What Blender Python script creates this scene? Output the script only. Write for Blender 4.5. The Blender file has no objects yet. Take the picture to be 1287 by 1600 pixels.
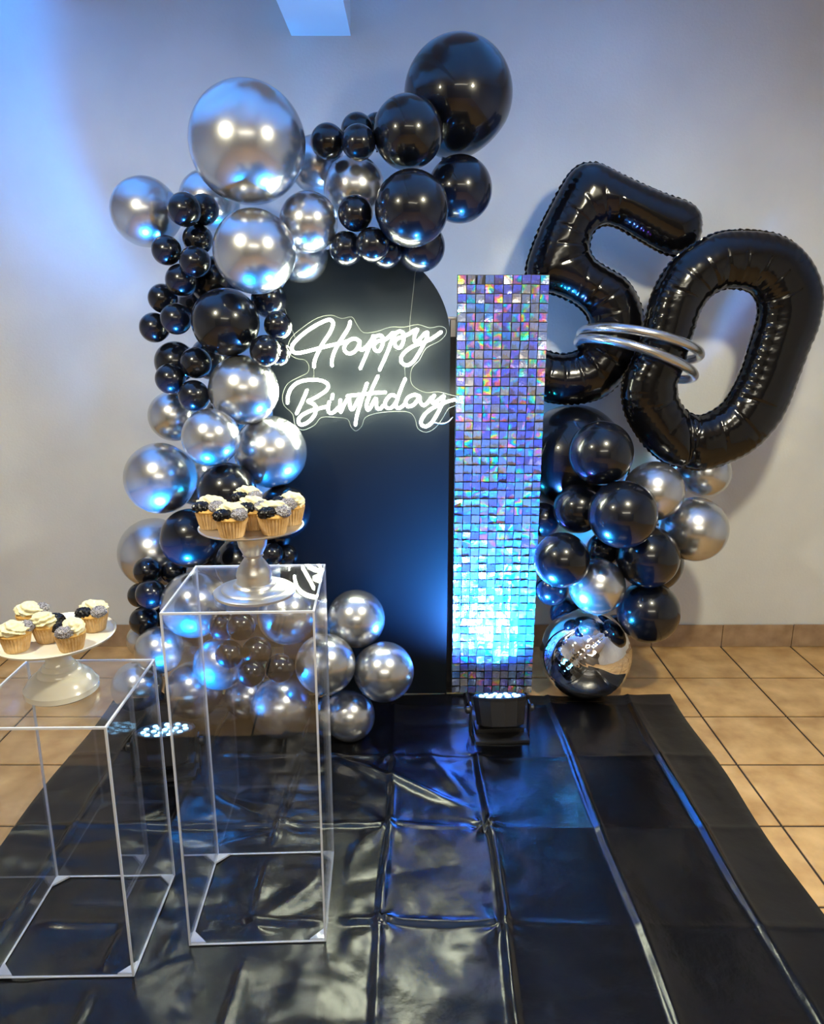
import bpy, bmesh, math, random
import numpy as np
from mathutils import Vector, Matrix, Euler, noise
R = math.radians
random.seed(7)
col = bpy.context.scene.collection
scn = bpy.context.scene

# ---------------------------------------------------------------- camera
FPX = 1170.0; TH = R(14.38); CAMH = 1.5
cam = bpy.data.cameras.new('camera'); cam.sensor_fit = 'HORIZONTAL'; cam.sensor_width = 36
cam.lens = FPX / 1287 * 36; cam.clip_start = 0.02
co = bpy.data.objects.new('camera', cam); col.objects.link(co)
co.location = (0, 0, CAMH); co.rotation_euler = (R(90) - TH, 0, 0); scn.camera = co
# ---------------------------------------------------------------- world and colour
w = bpy.data.worlds.new('world'); scn.world = w; w.use_nodes = True
w.node_tree.nodes['Background'].inputs[0].default_value = (0.55, 0.6, 0.8, 1)
w.node_tree.nodes['Background'].inputs[1].default_value = 0.15
scn.view_settings.view_transform = 'Standard'; scn.view_settings.look = 'None'
scn.view_settings.exposure = 0.6; scn.view_settings.gamma = 1; scn.cycles.transparent_max_bounces = 40; scn.view_settings.use_curve_mapping = False
# ---------------------------------------------------------------- light levels
CEILING_LAMP_W = 88.0        # each of the two ceiling lamps
NEON_STRENGTH = 42.0
FILL_PANEL_W = 80.0          # added fill panel, out of view far behind the camera
PAR_W = (290.0, 230.0, 110.0)       # left and right uplight
PAR_SPOT = (R(56), R(150), R(105))
LAMPS = [(-1.15, 1.2, 2.42), (0.85, 1.3, 2.42)]

# ================================================================ helpers
def at(x, y, Y):
    """point of the world seen at photograph pixel x,y at distance Y into the room"""
    dx = (x - 643.5) / FPX; dv = (y - 800) / FPX
    d = Vector((dx, math.cos(TH) - dv * math.sin(TH), -math.sin(TH) - dv * math.cos(TH)))
    return Vector((0, 0, CAMH)) + d * (Y / d.y)
def on(x, y, z):
    dx = (x - 643.5) / FPX; dv = (y - 800) / FPX
    d = Vector((dx, math.cos(TH) - dv * math.sin(TH), -math.sin(TH) - dv * math.cos(TH)))
    return Vector((0, 0, CAMH)) + d * ((z - CAMH) / d.z)
def tag(o, label=None, cat=None, group=None, kind=None):
    if label: o['label'] = label
    if cat: o['category'] = cat
    if group: o['group'] = group
    if kind: o['kind'] = kind
    return o
def empty(name, loc=(0, 0, 0), rz=0, label=None, cat=None, group=None):
    o = bpy.data.objects.new(name, None); col.objects.link(o); o.location = loc; o.rotation_euler = (0, 0, rz)
    o.empty_display_size = 0.05
    return tag(o, label, cat, group)
def link(name, me, parent=None, loc=None, rot=None):
    o = bpy.data.objects.new(name, me); col.objects.link(o)
    if parent: o.parent = parent
    if loc is not None: o.location = loc
    if rot is not None: o.rotation_euler = rot
    return o
class MB:
    """collects shapes and links them as one mesh object"""
    def __init__(s): s.v = []; s.f = []
    def add(s, vs, fs):
        n = len(s.v); s.v += [tuple(p) for p in vs]; s.f += [tuple(i + n for i in f) for f in fs]; return s
    def box(s, a, b, M=None, bev=0.0):
        x0, y0, z0 = a; x1, y1, z1 = b
        if bev > 0:
            bm = bmesh.new(); bmesh.ops.create_cube(bm, size=1)
            for v in bm.verts: v.co = Vector(((x0+x1)/2 + v.co.x*(x1-x0), (y0+y1)/2 + v.co.y*(y1-y0), (z0+z1)/2 + v.co.z*(z1-z0)))
            bmesh.ops.bevel(bm, geom=bm.edges[:], offset=bev, segments=2, affect='EDGES', profile=0.6)
            vs = [v.co.copy() for v in bm.verts]; bm.verts.index_update(); fs = [[v.index for v in f.verts] for f in bm.faces]; bm.free()
        else:
            vs = [Vector(p) for p in ((x0,y0,z0),(x1,y0,z0),(x1,y1,z0),(x0,y1,z0),(x0,y0,z1),(x1,y0,z1),(x1,y1,z1),(x0,y1,z1))]
            fs = [(0,3,2,1),(4,5,6,7),(0,1,5,4),(1,2,6,5),(2,3,7,6),(3,0,4,7)]
        if M is not None: vs = [M @ p for p in vs]
        return s.add(vs, fs)
    def lathe(s, prof, n=48, M=None, closed=True, rfun=None):
        vs = []; fs = []
        for (r, z) in prof:
            for i in range(n):
                a = 2*math.pi*i/n; rr = r if rfun is None else r*rfun(a, z)
                vs.append(Vector((rr*math.cos(a), rr*math.sin(a), z)))
        m = len(prof)
        for j in range(m-1):
            for i in range(n):
                fs.append((j*n+i, j*n+(i+1) % n, (j+1)*n+(i+1) % n, (j+1)*n+i))
        if closed:
            fs.append(tuple(reversed(range(n)))); fs.append(tuple((m-1)*n+i for i in range(n)))
        if M is not None: vs = [M @ p for p in vs]
        return s.add(vs, fs)
    def tube(s, pts, r, n=10, closed=False, caps=True):
        pts = [Vector(p) for p in pts]; m = len(pts); vs = []; fs = []
        up = None
        for k in range(m):
            if closed: t = (pts[(k+1) % m] - pts[k-1])
            else: t = pts[min(k+1, m-1)] - pts[max(k-1, 0)]
            t.normalize()
            if up is None:
                up = Vector((0, 0, 1)) if abs(t.z) < 0.9 else Vector((1, 0, 0))
            up = (up - t*up.dot(t)).normalized(); sd = t.cross(up)
            for i in range(n):
                a = 2*math.pi*i/n; vs.append(pts[k] + (up*math.cos(a) + sd*math.sin(a))*r)
        for k in range(m if closed else m-1):
            k2 = (k+1) % m
            for i in range(n): fs.append((k*n+i, k2*n+i, k2*n+(i+1) % n, k*n+(i+1) % n))
        if caps and not closed:
            c0 = len(vs); t0 = (pts[0]-pts[1]).normalized(); t1 = (pts[-1]-pts[-2]).normalized()
            vs += [pts[0]+t0*r*0.8, pts[-1]+t1*r*0.8]
            for i in range(n):
                fs.append((c0, i, (i+1) % n)); fs.append((c0+1, (m-1)*n+(i+1) % n, (m-1)*n+i))
        return s.add(vs, fs)
    def mesh(s, name, mat, smooth=True):
        me = bpy.data.meshes.new(name); me.from_pydata(s.v, [], s.f); me.update()
        bm = bmesh.new(); bm.from_mesh(me); bmesh.ops.recalc_face_normals(bm, faces=bm.faces[:]); bm.to_mesh(me); bm.free()
        me.materials.append(mat)
        if smooth:
            me.polygons.foreach_set('use_smooth', [True]*len(me.polygons))
            me.set_sharp_from_angle(angle=R(40))
        return me
    def build(s, name, mat, parent=None, loc=None, rot=None, smooth=True):
        return link(name, s.mesh(name, mat, smooth), parent, loc, rot)
def spline(pts, sub=6, closed=False):
    P = [Vector(p) for p in pts]; n = len(P); out = []
    rng = range(n) if closed else range(n-1)
    for i in rng:
        if closed: a, b, c, d = P[i-1], P[i], P[(i+1) % n], P[(i+2) % n]
        else: a, b, c, d = P[max(i-1, 0)], P[i], P[i+1], P[min(i+2, n-1)]
        for k in range(sub):
            t = k/sub
            out.append(0.5*((2*b) + (c-a)*t + (2*a-5*b+4*c-d)*t*t + (3*b-a-3*c+d)*t**3))
    if not closed: out.append(P[-1])
    return out

# ---------------------------------------------------------------- materials
def mat(name, base=(0.5, 0.5, 0.5), rough=0.5, metal=0.0, spec=0.5, coat=0.0, coatr=0.03, emit=None, es=0.0):
    m = bpy.data.materials.new(name); m.use_nodes = True; b = m.node_tree.nodes['Principled BSDF']
    b.inputs['Base Color'].default_value = (*base, 1); b.inputs['Roughness'].default_value = rough
    b.inputs['Metallic'].default_value = metal; b.inputs['Specular IOR Level'].default_value = spec
    b.inputs['Coat Weight'].default_value = coat; b.inputs['Coat Roughness'].default_value = coatr
    if emit: b.inputs['Emission Color'].default_value = (*emit, 1); b.inputs['Emission Strength'].default_value = es
    return m
def N(m, t, **k):
    n = m.node_tree.nodes.new(t)
    for a, b in k.items(): setattr(n, a, b)
    return n
def L(m, a, b): m.node_tree.links.new(a, b)
def bump(m, scale, strength, dist=0.002, detail=4, coord='Object', stretch=None):
    b = m.node_tree.nodes['Principled BSDF']
    tc = N(m, 'ShaderNodeTexCoord'); nz = N(m, 'ShaderNodeTexNoise'); nz.inputs['Scale'].default_value = scale; nz.inputs['Detail'].default_value = detail
    bp = N(m, 'ShaderNodeBump'); bp.inputs['Strength'].default_value = strength; bp.inputs['Distance'].default_value = dist
    if stretch:
        mp = N(m, 'ShaderNodeMapping'); mp.inputs['Scale'].default_value = stretch; L(m, tc.outputs[coord], mp.inputs[0]); L(m, mp.outputs[0], nz.inputs['Vector'])
    else: L(m, tc.outputs[coord], nz.inputs['Vector'])
    L(m, nz.outputs['Fac'], bp.inputs['Height']); L(m, bp.outputs[0], b.inputs['Normal']); return m
def colnoise(m, c0, c1, scale, detail=5, lo=0.35, hi=0.65, world=False):
    b = m.node_tree.nodes['Principled BSDF']
    if world: src = N(m, 'ShaderNodeNewGeometry').outputs['Position']
    else: src = N(m, 'ShaderNodeTexCoord').outputs['Object']
    nz = N(m, 'ShaderNodeTexNoise'); nz.inputs['Scale'].default_value = scale; nz.inputs['Detail'].default_value = detail
    cr = N(m, 'ShaderNodeValToRGB'); cr.color_ramp.elements[0].color = (*c0, 1); cr.color_ramp.elements[1].color = (*c1, 1)
    cr.color_ramp.elements[0].position = lo; cr.color_ramp.elements[1].position = hi
    L(m, src, nz.inputs['Vector']); L(m, nz.outputs['Fac'], cr.inputs[0]); L(m, cr.outputs[0], b.inputs['Base Color']); return m

M_wall = bump(colnoise(mat('plaster', rough=0.75, spec=0.3), (0.60, 0.61, 0.60), (0.67, 0.68, 0.665), 2.5), 90, 0.5, 0.002, 6)
M_ceil = mat('ceiling_paint', (0.72, 0.72, 0.72), 0.8)
M_far = mat('taupe_paint', (0.16, 0.145, 0.13), 0.8)
M_grout = mat('dark_grout', (0.035, 0.022, 0.015), 0.9)
M_tile = bump(colnoise(mat('tan_stone_tile', rough=0.42, spec=0.4), (0.43, 0.24, 0.085), (0.72, 0.46, 0.20), 9, 9, 0.3, 0.72, True), 60, 0.35, 0.002, 8)
M_skirt = bump(colnoise(mat('skirting_stone', rough=0.5), (0.26, 0.165, 0.095), (0.42, 0.29, 0.18), 14, 8, 0.3, 0.7, True), 60, 0.3)
M_silver = mat('chrome_silver_latex', (0.54, 0.55, 0.57), 0.26, 0.94, coat=0.35, coatr=0.06)
M_black = mat('black_latex', (0.003, 0.004, 0.008), 0.25, 0.0, 0.32, coat=0.55, coatr=0.035)
M_foil = mat('black_foil', (0.002, 0.002, 0.003), 0.17, 0.0, 0.35, coat=0.3, coatr=0.06)
M_mirror = mat('mirror_foil', (0.85, 0.85, 0.88), 0.045, 1.0)
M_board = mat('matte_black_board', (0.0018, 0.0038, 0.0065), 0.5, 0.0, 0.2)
M_blackmetal = mat('black_metal', (0.012, 0.012, 0.014), 0.4, 0.0, 0.5)
M_sheet = mat('black_vinyl', (0.0015, 0.0015, 0.0022), 0.235, 0.0, 0.52)
bump(M_sheet, 14, 0.35, 0.006, 5)
M_brushed = bump(mat('brushed_silver', (0.66, 0.65, 0.63), 0.33, 0.9), 200, 0.05, 0.0005, 2, 'Object', (1, 1, 40))
M_ceramic = mat('cream_glazed_ceramic', (0.78, 0.75, 0.64), 0.18, 0.0, 0.5, coat=0.6)
M_wrap = colnoise(mat('baking_paper', rough=0.65), (0.56, 0.33, 0.12), (0.72, 0.49, 0.24), 60)
M_cake = colnoise(mat('golden_sponge', rough=0.8), (0.48, 0.25, 0.05), (0.64, 0.40, 0.12), 90)
M_cream = mat('cream_frosting', (0.74, 0.68, 0.43), 0.5); M_cream.node_tree.nodes['Principled BSDF'].inputs['Subsurface Weight'].default_value = 0.1
M_cream.node_tree.nodes['Principled BSDF'].inputs['Subsurface Radius'].default_value = (0.005, 0.004, 0.003)
M_bfrost = mat('black_frosting', (0.003, 0.003, 0.005), 0.3, 0.0, 0.3)
M_gfrost = colnoise(mat('grey_sprinkles', rough=0.4), (0.07, 0.068, 0.085), (0.36, 0.345, 0.38), 420, 2, 0.42, 0.56)
M_neon = mat('white_neon', (1, 1, 1), 0.4, emit=(0.96, 1.0, 0.72), es=NEON_STRENGTH)
M_led = mat('led_lens', (0.6, 0.8, 1.0), 0.3, emit=(0.25, 0.65, 1.0), es=4.5)
M_bulb = mat('ceiling_bulb_glass', (1, 0.95, 0.85), 0.4, emit=(1.0, 0.84, 0.62), es=20.0)
M_wire = mat('clear_wire', (0.22, 0.23, 0.2), 0.3)
def acrylic(name, tint, f0, haze):
    m = bpy.data.materials.new(name); m.use_nodes = True; nt = m.node_tree; nt.nodes.clear()
    out = N(m, 'ShaderNodeOutputMaterial'); tr = N(m, 'ShaderNodeBsdfTransparent'); gl = N(m, 'ShaderNodeBsdfGlossy'); df = N(m, 'ShaderNodeBsdfDiffuse')
    lw = N(m, 'ShaderNodeLayerWeight'); pw = N(m, 'ShaderNodeMath', operation='POWER'); pw.inputs[1].default_value = 5.0; L(m, lw.outputs['Facing'], pw.inputs[0])
    r0 = ((f0-1)/(f0+1))**2; fr = N(m, 'ShaderNodeMath', operation='MULTIPLY_ADD'); fr.inputs[1].default_value = 0.9*(1-r0); fr.inputs[2].default_value = r0; L(m, pw.outputs[0], fr.inputs[0])
    mx = N(m, 'ShaderNodeMixShader'); m2 = N(m, 'ShaderNodeMixShader')
    tr.inputs[0].default_value = (*tint, 1); gl.inputs['Roughness'].default_value = 0.012; gl.inputs[0].default_value = (1, 1, 1, 1)
    df.inputs[0].default_value = (0.8, 0.85, 0.95, 1); m2.inputs[0].default_value = haze
    L(m, tr.outputs[0], m2.inputs[1]); L(m, df.outputs[0], m2.inputs[2])
    L(m, fr.outputs[0], mx.inputs[0]); L(m, m2.outputs[0], mx.inputs[1]); L(m, gl.outputs[0], mx.inputs[2]); L(m, mx.outputs[0], out.inputs[0])
    return m
M_acr = acrylic('clear_acrylic', (0.975, 0.98, 0.99), 1.45, 0.003)
M_edge = acrylic('polished_acrylic_edge', (0.85, 0.9, 1.0), 1.8, 0.75)
M_back = acrylic('clear_sign_backing', (0.95, 0.96, 0.95), 1.25, 0.003)
# holographic sequin film: printed interference colours on metal, cell by cell
def holo():
    m = mat('holographic_film', (0.6, 0.6, 0.9), 0.24, 0.72); b = m.node_tree.nodes['Principled BSDF']
    g = N(m, 'ShaderNodeNewGeometry'); sc = N(m, 'ShaderNodeVectorMath', operation='MULTIPLY'); sc.inputs[1].default_value = (1/0.0327, 0.0, 1/0.0327)
    of = N(m, 'ShaderNodeVectorMath', operation='SUBTRACT'); of.inputs[1].default_value = (0.162, 0, 0.021)
    fl = N(m, 'ShaderNodeVectorMath', operation='FLOOR'); L(m, g.outputs['Position'], of.inputs[0]); L(m, of.outputs[0], sc.inputs[0]); L(m, sc.outputs[0], fl.inputs[0])
    wn = N(m, 'ShaderNodeTexWhiteNoise', noise_dimensions='3D'); L(m, fl.outputs[0], wn.inputs['Vector'])
    nz = N(m, 'ShaderNodeTexNoise'); nz.inputs['Scale'].default_value = 24; nz.inputs['Detail'].default_value = 0.6
    ad = N(m, 'ShaderNodeVectorMath', operation='ADD'); L(m, g.outputs['Position'], ad.inputs[0]); L(m, wn.outputs['Color'], ad.inputs[1]); L(m, ad.outputs[0], nz.inputs['Vector'])
    lw = N(m, 'ShaderNodeLayerWeight')
    h1 = N(m, 'ShaderNodeMath', operation='MULTIPLY'); h1.inputs[1].default_value = 2.6; L(m, nz.outputs['Fac'], h1.inputs[0])
    h2 = N(m, 'ShaderNodeMath', operation='ADD'); L(m, h1.outputs[0], h2.inputs[0]); L(m, wn.outputs['Value'], h2.inputs[1])
    h3 = N(m, 'ShaderNodeMath', operation='MULTIPLY_ADD'); h3.inputs[1].default_value = 3.0; L(m, lw.outputs['Facing'], h3.inputs[0]); L(m, h2.outputs[0], h3.inputs[2])
    h4 = N(m, 'ShaderNodeMath', operation='FRACT'); L(m, h3.outputs[0], h4.inputs[0])
    rb = N(m, 'ShaderNodeValToRGB'); els = [(0.0, (0.10, 0.25, 1.0)), (0.2, (0.05, 0.8, 0.95)), (0.36, (0.1, 0.95, 0.35)), (0.48, (0.95, 0.95, 0.15)), (0.6, (1.0, 0.35, 0.2)), (0.75, (1.0, 0.25, 0.6)), (0.9, (0.5, 0.3, 1.0)), (1.0, (0.10, 0.25, 1.0))]
    cr = rb.color_ramp
    while len(cr.elements) < len(els): cr.elements.new(0.5)
    for e, (p, c) in zip(cr.elements, els): e.position = p; e.color = (*c, 1)
    L(m, h4.outputs[0], rb.inputs[0])
    # calm base: lilac, blue and grey per sequin
    ba = N(m, 'ShaderNodeValToRGB'); els = [(0.0, (0.16, 0.19, 0.75)), (0.3, (0.25, 0.24, 0.68)), (0.5, (0.24, 0.38, 0.70)), (0.7, (0.33, 0.34, 0.50)), (0.85, (0.48, 0.43, 0.38)), (1.0, (0.10, 0.28, 0.75))]
    while len(ba.color_ramp.elements) < len(els): ba.color_ramp.elements.new(0.5)
    for e, (p, c) in zip(ba.color_ramp.elements, els): e.position = p; e.color = (*c, 1)
    L(m, wn.outputs['Value'], ba.inputs[0])
    nb = N(m, 'ShaderNodeTexNoise'); nb.inputs['Scale'].default_value = 16; nb.inputs['Detail'].default_value = 3
    L(m, ad.outputs[0], nb.inputs['Vector'])
    mk = N(m, 'ShaderNodeMapRange'); mk.inputs['From Min'].default_value = 0.51; mk.inputs['From Max'].default_value = 0.62; L(m, nb.outputs['Fac'], mk.inputs['Value'])
    mx = N(m, 'ShaderNodeMix', data_type='RGBA'); L(m, mk.outputs[0], mx.inputs[0]); L(m, ba.outputs[0], mx.inputs[6]); L(m, rb.outputs[0], mx.inputs[7])
    L(m, mx.outputs[2], b.inputs['Base Color'])
    n2 = N(m, 'ShaderNodeTexNoise'); n2.inputs['Scale'].default_value = 55; bp = N(m, 'ShaderNodeBump'); bp.inputs['Strength'].default_value = 0.5; bp.inputs['Distance'].default_value = 0.004
    L(m, ad.outputs[0], n2.inputs['Vector']); L(m, n2.outputs['Fac'], bp.inputs['Height']); L(m, bp.outputs[0], b.inputs['Normal'])
    return m
M_holo = holo()

# ================================================================ the room
WALLY = 3.29; XL, XR, YB, ZC = -3.0, 3.0, -3.6, 2.72
floor = MB().box((XL, YB, -0.08), (XR, WALLY + 0.05, -0.004)).build('floor', M_grout); tag(floor, kind='structure')
tm = MB().box((-0.1615, -0.1595, -0.006), (0.1615, 0.1595, 0.0), bev=0.0).mesh('tile', M_tile, False)
def tile_mesh():
    hx, hy, b = 0.1612, 0.1592, 0.003
    vs = [(-hx, -hy, -0.006), (hx, -hy, -0.006), (hx, hy, -0.006), (-hx, hy, -0.006), (-hx, -hy, -0.0015), (hx, -hy, -0.0015), (hx, hy, -0.0015), (-hx, hy, -0.0015),
          (-hx+b, -hy+b, 0), (hx-b, -hy+b, 0), (hx-b, hy-b, 0), (-hx+b, hy-b, 0)]
    fs = [(0,3,2,1), (0,1,5,4), (1,2,6,5), (2,3,7,6), (3,0,4,7), (4,5,9,8), (5,6,10,9), (6,7,11,10), (7,4,8,11), (8,9,10,11)]
    return MB().add(vs, fs).mesh('tile', M_tile, False)
tm = tile_mesh(); TX, TY, X0 = 0.331, 0.327, 1.133
rest = []
for j in range(21):
    yc = WALLY - 0.163 - j*TY
    for i in range(-12, 6):
        xc = X0 + TX*(i+0.5)
        if xc < XL or xc > XR: continue
        if abs(xc) < 2.35 or j < 6:
            if len([0]) and (len(floor.children) < 299): link('tile', tm, floor, (xc, yc, 0)); continue
        rest.append((xc, yc))
mb = MB()
for xc, yc in rest:
    mb.box((xc-0.162, yc-0.16, -0.006), (xc+0.162, yc+0.16, 0))
o = mb.build('tile', M_tile, floor, smooth=False); o['kind'] = 'stuff'
wall = MB().box((XL, WALLY, -0.02), (XR, WALLY+0.12, ZC)).build('wall_back', M_wall); tag(wall, kind='structure')
tag(MB().box((XL-0.12, YB, -0.02), (XL, WALLY, ZC)).build('wall_left', M_wall), kind='structure')
tag(MB().box((XR, YB, -0.02), (XR+0.12, WALLY, ZC)).build('wall_right', M_wall), kind='structure')
tag(MB().box((XL-0.12, YB-0.12, -0.02), (XR+0.12, YB, ZC)).build('wall_front', M_far), kind='structure')
tag(MB().box((XL-0.12, YB-0.12, ZC), (XR+0.12, WALLY+0.12, ZC+0.1)).build('ceiling', M_ceil), kind='structure')
a = at(455, 52, WALLY); b = at(548, 60, WALLY)
tag(MB().box((a.x, -1.0, (a.z+b.z)/2), (b.x, WALLY, ZC)).build('trim_1', M_ceil, smooth=False), kind='structure')   # ceiling beam
bb = MB().box((XL, WALLY-0.004, 0), (XR, WALLY, 0.105)).build('baseboard_back', M_grout, smooth=False); tag(bb, kind='structure')
sm = MB().box((-0.164, -0.007, 0.0), (0.164, 0.0, 0.110), bev=0.0015).mesh('skirting_tile', M_skirt, False)
for i in range(-12, 6):
    xc = X0 + TX*(i+0.5)
    if abs(xc) < 2.85: link('skirting_tile', sm, bb, (xc, WALLY-0.0045, 0.001*((i*7) % 3)))

# ceiling lamps behind the top edge of the frame
for k, (x, y, z) in enumerate(LAMPS):
    t = empty('ceiling_lamp', (x, y, z), 0, ['shaded ceiling lamp hanging left of the camera, above the frame', 'shaded ceiling lamp hanging right of the camera, above the frame'][k], 'lamp')
    MB().lathe([(0.004, 0.11), (0.03, 0.105), (0.034, 0.07), (0.03, 0.05)], 24).build('socket', M_blackmetal, t)
    MB().tube([(0, 0, 0.10), (0, 0, ZC - z)], 0.004).build('cord', M_blackmetal, t)
    MB().lathe([(0.045*math.sin(R(q)), -0.045*math.cos(R(q))) for q in (2, 20, 40, 60, 80, 100, 120, 140, 155)], 24).build('bulb', M_bulb, t)
    ld = bpy.data.lights.new('lamp_light', 'SPOT'); ld.energy = CEILING_LAMP_W*(0.82, 1.0)[k]; ld.color = (1.0, 0.93, 0.68); ld.shadow_soft_size = 0.07; ld.spot_size = R(172); ld.spot_blend = 0.9
    lo = bpy.data.objects.new('lamp_light', ld); col.objects.link(lo); lo.parent = t; lo.location = (0, 0, -0.13); lo.rotation_euler = Vector((0, -0.35, 1.0)).to_track_quat('Z', 'Y').to_euler()
    MB().lathe([(0.032, 0.068), (0.07, 0.05), (0.098, 0.0), (0.10, 0.0), (0.072, 0.054), (0.034, 0.072)], 40, closed=False).build('shade', M_blackmetal, t)

t = empty('added_fill_panel', (0.4, -2.0, ZC-0.03), 0, 'wide flat fill light panel added out of view behind the camera', 'lamp')  # unseen panel, added only as frontal fill to even out the walls
MB().box((-1.24, -0.94, 0.0), (1.24, 0.94, 0.03), bev=0.004).build('frame', M_ceil, t)
MB().box((-1.20, -0.90, -0.003), (1.20, 0.90, 0.0)).build('diffuser', mat('fill_diffuser', (1, 1, 1), 0.6, emit=(1.0, 0.9, 0.75), es=0.4), t)
ld = bpy.data.lights.new('fill_light', 'AREA'); ld.shape = 'RECTANGLE'; ld.size = 2.4; ld.size_y = 1.8; ld.energy = FILL_PANEL_W; ld.color = (1.0, 0.93, 0.75)
lo = bpy.data.objects.new('fill_light', ld); col.objects.link(lo); lo.parent = t; lo.location = (0, 0, -0.01); lo.rotation_euler = (R(8), 0, 0)

# ================================================================ black sheet on the floor
def sheet():
    x0, x1, y0, y1 = -1.212, 1.065, 0.55, 2.80
    nx, ny = 300, 290
    xs = np.linspace(x0, x1, nx); ys = np.linspace(y0, y1, ny); X, Y = np.meshgrid(xs, ys)
    Z = np.full_like(X, 0.004)
    vx = [-1.02, -0.72, -0.40, -0.08, 0.225, 0.565, 0.885]; hy = [0.82, 1.20, 1.585, 1.965, 2.345, 2.70]
    rs = np.random.RandomState(4)
    def n2(s, seed, ax=1.0, ay=1.0):
        out = np.empty_like(X)
        for j in range(ny):
            for i in range(nx): out[j, i] = noise.noise(Vector((X[j, i]*s*ax+seed, Y[j, i]*s*ay, seed*1.7)))
        return out
    big = n2(2.2, 3.1); mid = n2(6, 9.2); wav = n2(3.2, 5.5, 1, 2.6); fine = n2(15, 2.2, 1.3, 1)
    left = np.clip((0.75 - X)/0.9, 0.12, 1)          # the left half is more rumpled
    Z += 0.004*(big+0.5) + left*(0.0042*mid + 0.009*np.abs(wav)) + 0.0022*fine*left
    for k, c in enumerate(vx):
        cc = c + 0.012*np.sin(Y*2.1+k) + 0.004*np.sin(Y*7+k*2)
        a = 0.010 + 0.005*np.sin(Y*5+k*1.7)
        d = X-cc
        Z += a*np.exp(-(d/0.009)**2) * (0.7 if k % 2 else 1.0) + 0.006*np.exp(-(np.abs(d)/0.06))
        Z += 0.004*np.tanh(d/0.008)*np.exp(-(d/0.05)**2)
    for k, c in enumerate(hy):
        cc = c + 0.010*np.sin(X*2.7+k)
        d = Y-cc
        Z += left*(0.006+0.003*np.sin(X*6+k))*np.exp(-(d/0.010)**2) + 0.003*np.exp(-(np.abs(d)/0.05))
    for c in vx[2:5]:
        for e in hy[2:5]:
            rr = np.hypot(X-c, Y-e); ang = np.arctan2(Y-e, X-c)
            Z += (0.014 if abs(c-0.225)+abs(e-1.965) < 0.1 else 0.005)*np.exp(-(rr/0.03)**2)*np.sin(ang*5+c*9+e*3) + 0.003*np.exp(-(rr/0.12)**2)*np.sin(ang*4+c*20)
    # pulled folds running diagonally
    for (xa, ya, xb, yb, h, wd) in ((-0.28, 2.35, 0.22, 2.02, 0.014, 0.018), (0.0, 2.45, 0.22, 2.02, 0.010, 0.03), (-0.75, 2.2, -0.42, 1.95, 0.012, 0.03), (-0.7, 1.75, -0.42, 1.95, 0.010, 0.03), (-0.35, 1.62, -0.10, 1.95, 0.010, 0.03), (-0.75, 1.45, -0.42, 1.60, 0.012, 0.035), (-0.5, 1.1, -0.2, 1.4, 0.008, 0.05)):
        ex, ey = xb-xa, yb-ya; l2 = ex*ex+ey*ey; t = np.clip(((X-xa)*ex+(Y-ya)*ey)/l2, 0, 1)
        d = np.hypot(X-(xa+t*ex), Y-(ya+t*ey)); Z += h*np.exp(-(d/wd)**2)*np.sin(np.pi*np.clip(t*0.9+0.1, 0, 1))
    for (cx, cy, wx, wy) in ((-0.386, 1.685, 0.335, 0.325), (-0.815, 1.59, 0.325, 0.332), (-0.836, 2.266, 0.24, 0.2), (0.325, 2.5, 0.24, 0.2)):
        dd = np.maximum(np.abs(X-cx)-wx/2-0.01, np.abs(Y-cy)-wy/2-0.01); rim_ = np.exp(-(np.clip(np.abs(dd) - 0.012, 0, 1)/0.03)**2)
        lim = 0.010; Z = Z*(1-rim_) + np.minimum(Z, lim)*rim_
    edge = np.minimum(np.minimum(X-x0, x1-X), y1-Y); Z = np.maximum(Z, 0.002); Z = 0.003 + (Z-0.003)*np.clip(edge/0.02+0.25, 0.25, 1)
    # keep it flat under the feet of the pedestals and uplights
    XX = X + 0.006*np.sin(Y*9)*(X > 0.9) + 0.006*np.sin(Y*8)*(X < -1.1); YY = Y + 0.010*np.sin(X*7)*(Y > 2.74)
    v = np.stack([XX, YY, Z], -1).reshape(-1, 3); idx = np.arange(nx*ny).reshape(ny, nx)
    q = np.stack([idx[:-1, :-1], idx[:-1, 1:], idx[1:, 1:], idx[1:, :-1]], -1).reshape(-1, 4)
    me = bpy.data.meshes.new('floor_sheet'); me.from_pydata(v.tolist(), [], q.tolist()); me.materials.append(M_sheet)
    me.polygons.foreach_set('use_smooth', [True]*len(me.polygons))
    tag(link('floor_sheet', me), 'creased shiny black vinyl sheet spread over the tiled floor', 'sheet')
sheet()

# ================================================================ arch board
AX, AR, AZ = -0.19, 0.33, 1.43
ring = [(AX-AR, 0.012), (AX+AR, 0.012)] + [(AX+AR*math.cos(R(q)), AZ+AR*math.sin(R(q))) for q in range(0, 181, 4)]
n = len(ring)
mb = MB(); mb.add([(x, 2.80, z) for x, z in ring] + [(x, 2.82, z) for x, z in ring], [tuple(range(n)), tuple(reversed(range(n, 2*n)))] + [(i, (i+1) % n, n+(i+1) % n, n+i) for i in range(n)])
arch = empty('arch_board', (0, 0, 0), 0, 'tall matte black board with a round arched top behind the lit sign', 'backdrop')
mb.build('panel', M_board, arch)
for x in (-0.42, 0.04): MB().box((x-0.02, 2.821, 0.012), (x+0.02, 2.90, 0.03)).box((x-0.02, 2.821, 0.012), (x+0.02, 2.84, 0.9)).build('back_support', M_blackmetal, arch)
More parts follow.
